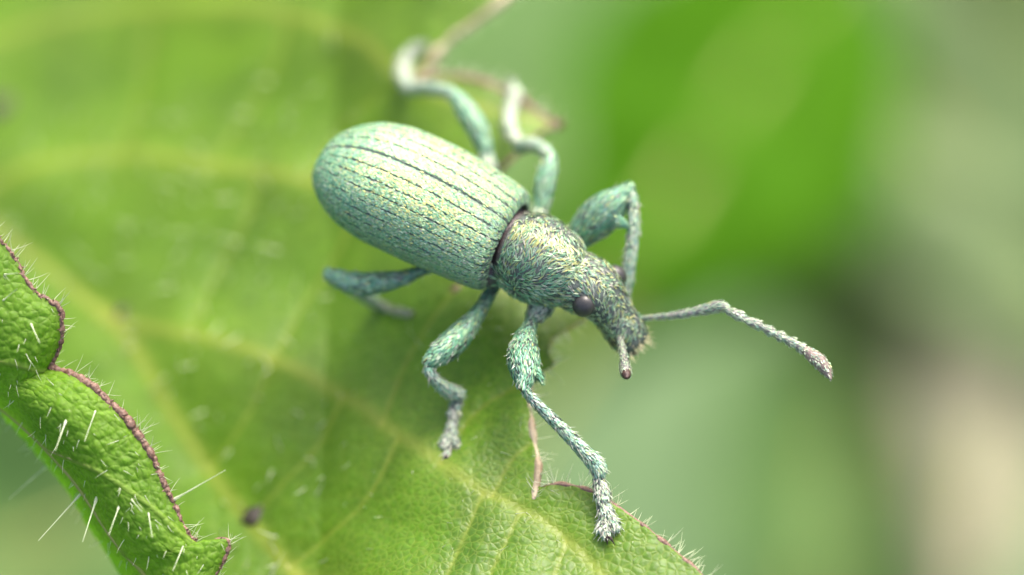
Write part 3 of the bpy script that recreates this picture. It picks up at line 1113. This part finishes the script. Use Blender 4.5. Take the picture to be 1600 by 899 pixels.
HW = [.62, .68, .69, .64, .53, .47, .48, .47]
HH = [.6, .65, .64, .59, .48, .41, .39, .33]
trunk['head'] = Shell(np.array([[*p_, a, b] for p_, a, b in zip(HD, HW, HH)]), n=50, seg=40, side=np.array([LEFT, unit(LEFT + HDL), HDL, HDL]), power=2.6)

shells = list(trunk.values())
for lg in LEGS.values():
    for k, v in lg.items():
        shells += v if isinstance(v, list) else [v]
bv, bf, _ = join(shells)
tmp = link_mesh('body', bv, bf, M_CUTICLE, origin=ROOT)
rm = tmp.modifiers.new('remesh', 'REMESH')
rm.mode = 'VOXEL'
rm.voxel_size = 0.026
smo = tmp.modifiers.new('smooth', 'SMOOTH')
smo.iterations = 3
smo.factor = 0.5
bpy.context.view_layer.update()
dg = bpy.context.evaluated_depsgraph_get()
me = bpy.data.meshes.new_from_object(tmp.evaluated_get(dg))
bpy.data.objects.remove(tmp)
nvb = len(me.vertices)
co = np.empty(nvb * 3, np.float32)
me.vertices.foreach_get('co', co)
co = co.reshape(-1, 3) + ROOT
KNEES = [P(817, 603, 1.82), P(670, 566, 1.22), P(980, 298, 2.6), P(517, 431, 1.16), P(859, 248, 2.0)]
tint = np.tile(np.array([0.065, 0.085, 0.075]), (nvb, 1))
for kpt, rr_ in zip(KNEES, (0.2, 0.15, 0.1, 0.1, 0.12)):
    d = np.linalg.norm(co - kpt, axis=1)
    w = np.clip(1.4 - d / rr_, 0, 1)[:, None]
    tint = tint * (1 - w) + np.array([0.05, 0.022, 0.015]) * w
rel_ = (co - PRN[0]) @ HEAD
w = (np.exp(-((rel_ + 0.12) / 0.13) ** 2) * (np.linalg.norm(co - PRN[0], axis=1) < 1.15))[:, None]
tint = tint * (1 - w) + np.array([0.06, 0.04, 0.045]) * w
# antennal groove and mouth are dark
for kpt, rr_ in ((HD[-1] - UP * 0.12 - HDL * 0.3, 0.2), (HD[-2] - HDL * 0.4, 0.2), (HD[-1] + UP * 0.1 + HDL * 0.05, 0.14)):
    w = np.clip(1.4 - np.linalg.norm(co - kpt, axis=1) / rr_, 0, 1)[:, None]
    tint = tint * (1 - w) + np.array([0.03, 0.02, 0.018]) * w
tn = me.attributes.new('tint', 'FLOAT_COLOR', 'POINT')
tn.data.foreach_set('color', np.c_[tint, np.ones(nvb)].astype(np.float32).ravel())
me.polygons.foreach_set('use_smooth', np.ones(len(me.polygons), dtype=bool))
me.materials.clear()
me.materials.append(M_CUTICLE)
me.name = 'body'
body = bpy.data.objects.new('body', me)
COL.objects.link(body)
body.parent = weevil

# ---- scales
TEAL = np.array([0.095, 0.34, 0.20])
MINT = np.array([0.32, 0.53, 0.28])
PALE = np.array([0.54, 0.65, 0.46])
GOLD = np.array([0.62, 0.61, 0.20])
ROSE = np.array([0.44, 0.39, 0.37])
BLUE = np.array([0.23, 0.42, 0.36])


def tints(n, weights, field=None, rng=RNG):
    pal = np.stack([TEAL, MINT, PALE, GOLD, ROSE, BLUE])
    w = np.tile(np.asarray(weights, float), (n, 1))
    if field is not None:
        w = w * field
    w = w / w.sum(1, keepdims=True)
    cum = np.cumsum(w, 1)
    r = rng.random(n)[:, None]
    k = np.minimum((r > cum).sum(1), len(pal) - 1)
    c = pal[k] * rng.uniform(0.8, 1.14, n)[:, None]
    return np.clip((c * 0.75 + 0.25 * (w @ pal)) * 0.88, 0, 0.9)


def add_scales(name, parent, sets):
    Vs, Fs, Cs, k = [], [], [], 0
    for (v, f, idx), col in sets:
        Vs.append(v)
        Fs.append(f + k)
        Cs.append(col[idx])
        k += len(v)
    o = link_mesh(name, np.concatenate(Vs), np.concatenate(Fs), M_SCALE, parent, attrs={'tint': np.concatenate(Cs)}, smooth=True)
    o['kind'] = 'stuff'
    return o


for sg in (1, -1):
    V2, nr, e = ely[sg]
    n = 27000
    area_w = pchip(ES, EW, s1)
    s_ = RNG.choice(s1, n, p=(area_w * np.gradient(s1)) / (area_w * np.gradient(s1)).sum()) + RNG.uniform(-0.002, 0.002, n)
    s_ = np.clip(s_, 0.002, 0.995)
    ph_ = RNG.uniform(0, PHI_MAX, n)
    d, kk = stria(s_, ph_)
    dmm = d * pchip(ES, EW, s_)
    fade = np.clip((s_ - 0.78) / 0.2, 0, 1)
    keepm = (dmm > 0.031 * (1 - 0.25 * fade) * (0.6 + 0.8 * fbm(s_ * 45, kk * 3.3, 18))) | (RNG.random(n) < 0.06)
    keepm &= ~((fbm(s_ * 60, ph_ * 20, 12) > 0.66) & (RNG.random(n) < 0.75))
    s_, ph_ = s_[keepm], ph_[keepm]
    n = len(s_)
    pos = elytron_surface(s_, ph_, sg)
    e_ = 1e-3
    tu = elytron_surface(np.clip(s_ + e_, 0, 1), ph_, sg) - pos
    tv = elytron_surface(s_, ph_ + e_, sg) - pos
    nn = unit(np.cross(tu, tv))
    nn[(nn @ UP) * np.cos(ph_) < 0] *= -1
    cen_ = E0 - HEAD * (s_ * ELEN)[:, None] + UP * (0.5 * s_ - 0.4 * s_ ** 3 - 0.25)[:, None]
    nn[np.sum(nn * (pos - cen_), 1) < 0] *= -1
    fld = np.ones((n, 6))
    patch = fbm(s_ * 9, ph_ * 4 + sg * 3, 21)
    dorsal = np.exp(-((ph_ - 0.25) / 0.55) ** 2) * np.exp(-((s_ - 0.42) / 0.3) ** 2)
    fld[:, 3] = 0.25 + 4.0 * dorsal * patch * 1.6
    fld[:, 0] = 0.5 + 1.6 * s_ * (1.4 - patch)
    fld[:, 2] = 0.4 + 0.9 * np.clip(ph_ - 0.7, 0, 1)
    fld[:, 4] = 0.5 + 0.6 * (1 - s_)
    col = tints(n, [1.3, 2.1, 1.0, 0.6, 0.25, 0.4], fld)
    F_ = flakes(pos, nn, unit(tu), 0.092, 0.038, 0.014, spin=0.16)
    add_scales('scales', e, [(F_, col)])

sets = []
# pronotum: long curly scales combed towards the middle
sh = trunk['pronotum']
pos, nn, tt = scatter(sh.verts, sh.tri, sh.tang, 4300)
ok = ((pos - PRN[0]) @ HEAD > 0.03)
pos, nn, tt = pos[ok], nn[ok], tt[ok]
lat = (pos - PRN[2]) @ LEFT
comb = tt * 0.5 - LEFT * (np.sign(lat) * 0.8)[:, None] + UP * (0.25 * (fbm(pos[:, 0] * 2, pos[:, 1] * 2, 3) - 0.5))[:, None]
swirl = (fbm(pos[:, 0] * 1.7, pos[:, 1] * 1.7, 14) - 0.5)
comb = comb + tt * (swirl * 2.2)[:, None]
fld = np.ones((len(pos), 6))
fld[:, 3] = 0.3 + 2.4 * np.exp(-(lat / 0.5) ** 2)
fld[:, 0] = 0.5 + 1.2 * np.clip(-lat, 0, 1.2)
sets.append((flakes(pos, nn, comb, 0.2, 0.031, 0.034, spin=0.38), tints(len(pos), [1.3, 1.9, 1.2, 0.8, 0.7, 0.6], fld)))
# head and snout
sh = trunk['head']
pos, nn, tt = scatter(sh.verts, sh.tri, sh.tang, 3000)
tip = ((pos - HD[-1]) @ unit(HD[-1] - HD[-3]))
ok = (tip < 0.02) & ~((np.linalg.norm(pos - (HD[-2] - HDL * 0.4), axis=1) < 0.18) & (RNG.random(len(pos)) < 0.8))
pos, nn, tt = pos[ok], nn[ok], tt[ok]
lat = (pos - HD[3]) @ HDL
comb = -tt * 0.8 - HDL * (np.sign(lat) * 0.45)[:, None]
swirl = (fbm(pos[:, 0] * 2.2, pos[:, 1] * 2.2, 17) - 0.5)
comb = comb + np.cross(nn, tt) * (swirl * 2.0)[:, None]
sets.append((flakes(pos, nn, comb, 0.16, 0.033, 0.034, spin=0.4), tints(len(pos), [0.7, 1.5, 1.9, 1.1, 0.9, 0.6])))
# belly
sh = trunk['abdomen']
pos, nn, tt = scatter(sh.verts, sh.tri, sh.tang, 2600)
sets.append((flakes(pos, nn, -tt, 0.14, 0.05, 0.02), tints(len(pos), [0.6, 1.5, 2.0, 0.3, 0.8, 0.8])))
# legs
for nm, lg in LEGS.items():
    for k, v in lg.items():
        for sh in (v if isinstance(v, list) else [v]):
            L_ = np.linalg.norm(np.diff(sh.pos, axis=0), axis=1).sum()
            A_ = 0.0
            a_, b_, c_ = sh.verts[sh.tri[:, 0]], sh.verts[sh.tri[:, 1]], sh.verts[sh.tri[:, 2]]
            area = np.linalg.norm(np.cross(b_ - a_, c_ - a_), axis=1).sum() / 2
            cnt = int(area * (480 if k == 'femur' else 620))
            pos, nn, tt = scatter(sh.verts, sh.tri, sh.tang, max(cnt, 10))
            kd = np.min([np.linalg.norm(pos - kp, axis=1) for kp in KNEES[:2]], axis=0)
            ok = kd > 0.15
            pos, nn, tt = pos[ok], nn[ok], tt[ok]
            if k in ('femur', 'tooth'):
                col = tints(len(pos), [2.6, 1.9, 0.6, 0.15, 0.1, 1.4])
                sets.append((flakes(pos, nn, tt, 0.18, 0.032, 0.026, spin=0.2), col))
            elif k == 'tibia':
                col = tints(len(pos), [0.7, 1.0, 1.6, 0.1, 0.6, 2.2])
                sets.append((flakes(pos, nn, tt, 0.13, 0.034, 0.026, spin=0.2), col))
            else:
                col = tints(len(pos), [0.2, 0.6, 2.2, 0.1, 1.5, 0.9])
                sets.append((flakes(pos, nn, tt, 0.11, 0.03, 0.03, spin=0.25), col))
add_scales('scales', body, sets)

# ---- fine upright hairs on the legs and bristles round the mouth
vs_, fs_, kofs = [], [], 0
for nm, lg in LEGS.items():
    for k in ('tibia', 'tarsus', 'femur'):
        v = lg[k]
        for sh in (v if isinstance(v, list) else [v]):
            cnt = {'tibia': 110, 'tarsus': 45, 'femur': 60}[k]
            pos, nn, tt = scatter(sh.verts, sh.tri, sh.tang, cnt)
            a, b = hairs(pos, nn * 0.55 + tt * 0.9 + RNG.normal(0, 0.12, pos.shape), RNG.uniform(0.09, 0.2, cnt), 0.008, 0.2)
            vs_.append(a)
            fs_.append(b + kofs)
            kofs += len(a)
ho = link_mesh('leg_hairs', np.concatenate(vs_), np.concatenate(fs_), M_SETA, body)
ho['kind'] = 'stuff'
n = 130
ang = RNG.uniform(0, 2 * math.pi, n)
fw = unit(HD[-1] - HD[-2])
upv = unit(np.cross(fw, HDL))
upv = upv if upv @ UP > 0 else -upv
bp = HD[-1] + fw * RNG.uniform(-0.12, 0.2, n)[:, None] + HDL * (0.34 * np.cos(ang))[:, None] + upv * (0.22 * np.sin(ang))[:, None]
bdv = fw * 0.9 + HDL * (0.45 * np.cos(ang))[:, None] + upv * (0.3 * np.sin(ang))[:, None] + RNG.normal(0, 0.2, (n, 3))
a, b = hairs(bp, bdv, RNG.uniform(0.15, 0.36, n), 0.013, 0.25)
ho = link_mesh('mouth_bristles', a, b, M_BRISTLE, body)
ho['kind'] = 'stuff'

# ---- mandibles
for sgm in (1, -1):
    c0 = HD[-1] + HDL * 0.14 * sgm + fw * 0.1
    s = Shell(np.array([[*c0, .12], [*(c0 + fw * 0.14 + HDL * 0.03 * sgm), .1], [*(c0 + fw * 0.26 - HDL * 0.08 * sgm), .03]]), n=12, seg=12)
    link_mesh('mandible', s.verts, s.tri, M_CLAW, weevil)

# ---- eyes
def eye(c, out_dir, r):
    nu, nv = 26, 40
    th = np.linspace(0, math.pi, nu)
    ph = np.linspace(0, 2 * math.pi, nv, endpoint=False)
    d = unit(out_dir)
    s = unit(np.cross(UP, d))
    u = np.cross(d, s)
    V = []
    for t in th:
        for p in ph:
            V.append(c + r * (0.9 * d * math.cos(t) + math.sin(t) * (s * math.cos(p) * 1.0 + u * math.sin(p) * 1.08)))
    return link_mesh('eye', np.array(V), grid_faces(nu, nv, True), M_EYE, weevil)


EYEC = P(936, 457, 1.98)
eye(EYEC - HDL * 0.57 + UP * 0.1 - FWD * 0.16, -HDL + UP * 0.45 + np.array([0.1, -0.2, 0]), 0.275)
eye(EYEC + HDL * 0.6 + UP * 0.02, HDL + UP * 0.45, 0.29)

# ---- antennae
def bead(name, pts, parent, n=12, seg=12, tintset=(0.1, 0.5, 3.0, 0.1, 0.9, 0.7), dens=650, slen=0.1, base=(0.2, 0.2, 0.19)):
    s = Shell(np.array(pts) * np.array([1, 1, 1, 0.8]), n=n, seg=seg)
    o = link_mesh(name, s.verts, s.tri, M_CUTICLE, parent, attrs={'tint': np.tile(np.array(base), (len(s.verts), 1))})
    a_, b_, c_ = s.verts[s.tri[:, 0]], s.verts[s.tri[:, 1]], s.verts[s.tri[:, 2]]
    area = np.linalg.norm(np.cross(b_ - a_, c_ - a_), axis=1).sum() / 2
    if dens:
        pos, nn, tt = scatter(s.verts, s.tri, s.tang, max(int(area * dens), 8))
        F_ = flakes(pos, nn, tt, slen, 0.024, 0.03, spin=0.18)
        so = add_scales('scales', o, [(F_, tints(len(pos), list(tintset)))])
    return o


ant = empty('antenna', (0, 0, 0), '', '')
del ant['label'], ant['category']
ant.parent = weevil
ZA = [1.35, 2.3, 2.35, 1.6]
bead('scape', [at(1000, 498, 1.35, 4.5), at(1020, 496, 1.48, 5), at(1060, 492, 1.75, 7), at(1100, 484, 2.0, 9.5), at(1124, 479, 2.15, 11.5), at(1132, 480, 2.18, 8)], ant, 40, 14, slen=0.13)
FUN = [((1132, 483), (1160, 496), 6, 10), ((1160, 497), (1190, 511), 6, 9.5), ((1191, 512), (1208, 520), 6, 10), ((1209, 521), (1224, 528), 6, 10),
       ((1225, 529), (1241, 537), 6, 10), ((1242, 538), (1256, 546), 6.5, 10.5)]
zz = 2.18
for (a, b, r0, r1) in FUN:
    z2 = zz - (b[0] - a[0]) * 0.0035
    m_ = ((a[0] + b[0]) / 2, (a[1] + b[1]) / 2)
    bead('segment', [at(a[0], a[1], zz, r0 * 0.8), at(m_[0], m_[1], (zz + z2) / 2, r1 * 0.85), at(b[0] - 4, b[1] - 2, z2, r1), at(b[0], b[1], z2, r1 * 0.7)], ant, 12, 12)
    zz = z2
bead('club', [at(1256, 546, zz, 8), at(1268, 555, zz - .05, 13), at(1281, 566, zz - .1, 14.5), at(1291, 579, zz - .16, 11), at(1298, 592, zz - .2, 3)], ant, 26, 16,
     base=(0.22, 0.17, 0.15), slen=0.07, dens=300)
ant2 = empty('antenna', (0, 0, 0), '', '')
del ant2['label'], ant2['category']
ant2.parent = weevil
bead('scape', [at(966, 520, 1.42, 5), at(971, 538, 1.55, 6.5), at(975, 560, 1.8, 7.5), at(977, 576, 1.95, 10.5), at(978, 582, 2.0, 10.5)], ant2, 24, 14)
bead('segment', [at(978, 583, 2.02, 9.5), at(979, 588, 2.1, 8), at(979, 590, 2.12, 4)], ant2, 8, 12, dens=0, base=(0.05, 0.025, 0.02))

# ---- claws
def claws(px, py, h, dx, dy, spread, lf=True):
    base = PL(px, py, h) if lf else P(px, py, h)
    for sg in (1, -1):
        tipp = PL(px + dx + sg * spread, py + dy, 0.0) if lf else P(px + dx + sg * spread, py + dy, h - 0.1)
        midp = (base + tipp) / 2 + UP * 0.06
        s = Shell(np.array([[*base, .05], [*midp, .035], [*tipp, .008]]), n=10, seg=8)
        link_mesh('claw', s.verts, s.tri, M_CLAW, weevil)


claws(947, 834, .2, 8, 18, 6, False)
claws(698, 710, .14, -2, 14, 4)
claws(800, 132, .34, 2, -10, 5)
claws(660, 72, .22, 8, -4, 4)
claws(908, 464, .18, -10, -3, 5, False)
claws(640, 491, .12, 10, 3, 4)

# ================================================================== BACKGROUND PLANTS, FAR BELOW
def far_leaf(px, py, t, length, width, yaw, tilt, roll, mat, label, curl=0.25):
    c = Q(px, py, t)
    nu, nv = 40, 15
    u = np.linspace(0, 1, nu)
    half = width / 2 * np.sin(np.clip(u, 0.0, 1) ** 0.8 * math.pi) ** 0.75 * (1 + 0.07 * np.abs(((u * 11) % 1) - 0.5)) + 0.15
    v = np.linspace(-1, 1, nv)
    Uq, Vq = np.meshgrid(u, v, indexing='ij')
    x = (Uq - 0.5) * length
    y = Vq * half[:, None]
    z = 0.16 * np.abs(y) - curl * length * (Uq - 0.5) ** 2 + 0.02 * length * np.sin(Uq * 22 + np.abs(Vq) * 4)
    pts = np.stack([x, y, z], -1).reshape(-1, 3)
    from mathutils import Euler
    M = np.array(Euler((R(roll), R(tilt), R(yaw)), 'XYZ').to_matrix())
    root = empty('leaf', c, label, 'leaf', None)
    o = link_mesh('blade', pts @ M.T + c, grid_faces(nu, nv), mat, root, attrs={'vein': np.exp(-(pts[:, 1] / 0.8) ** 2)})
    s_ = o.modifiers.new('thickness', 'SOLIDIFY')
    s_.thickness = 0.25
    mr = np.stack([(u - 0.5) * length, u * 0, -curl * length * (u - 0.5) ** 2 - 0.1], -1)
    mr = np.concatenate([[[-0.5 * length - 14, 0, -curl * length * 0.25 - 9]], mr])
    mr = mr @ M.T + c
    s = Shell(np.c_[mr, np.linspace(0.5, 0.2, nu + 1)], n=50, seg=8)
    link_mesh('midrib', s.verts, s.tri, M_VEIN, root)
    return root


BR, PA, DK, DR, MI = M_FAR
FAR = [
    (1170, 125, 95, 28, 16, 62, 8, 10, BR, 'bright green blurred leaf below the upper toothed edge of the broad leaf'),
    (1095, 360, 110, 24, 14, 20, -6, -8, BR, 'bright green blurred leaf behind the bent foreleg'),
    (920, 160, 130, 44, 30, 70, 4, -10, MI, 'mid green blurred leaf below the rear feet of the weevil'),
    (1430, 190, 150, 56, 18, -52, 6, 14, PA, 'pale grey-green blurred leaf slanting beside the dark gap'),
    (1330, 400, 160, 26, 14, 84, 5, 20, DK, 'dark green blurred leaf in the gap between pale leaves'),
    (1315, 700, 150, 44, 18, 80, 5, 20, MI, 'mid green blurred leaf below the dark gap'),
    (1610, 20, 165, 50, 20, 30, 0, 10, DK, 'dark olive blurred leaf far below at the upper right'),
    (1560, 530, 150, 42, 11, 82, 12, 10, DR, 'withered beige blurred leaf hanging deep below'),
    (1530, 800, 170, 26, 8, 70, 10, -10, DR, 'withered pinkish blurred leaf at the foot of the plants'),
    (60, 860, 80, 44, 32, 30, 10, 30, MI, 'mid green blurred leaf under the curled leaf'),
]
for f_ in FAR:
    far_leaf(*f_)
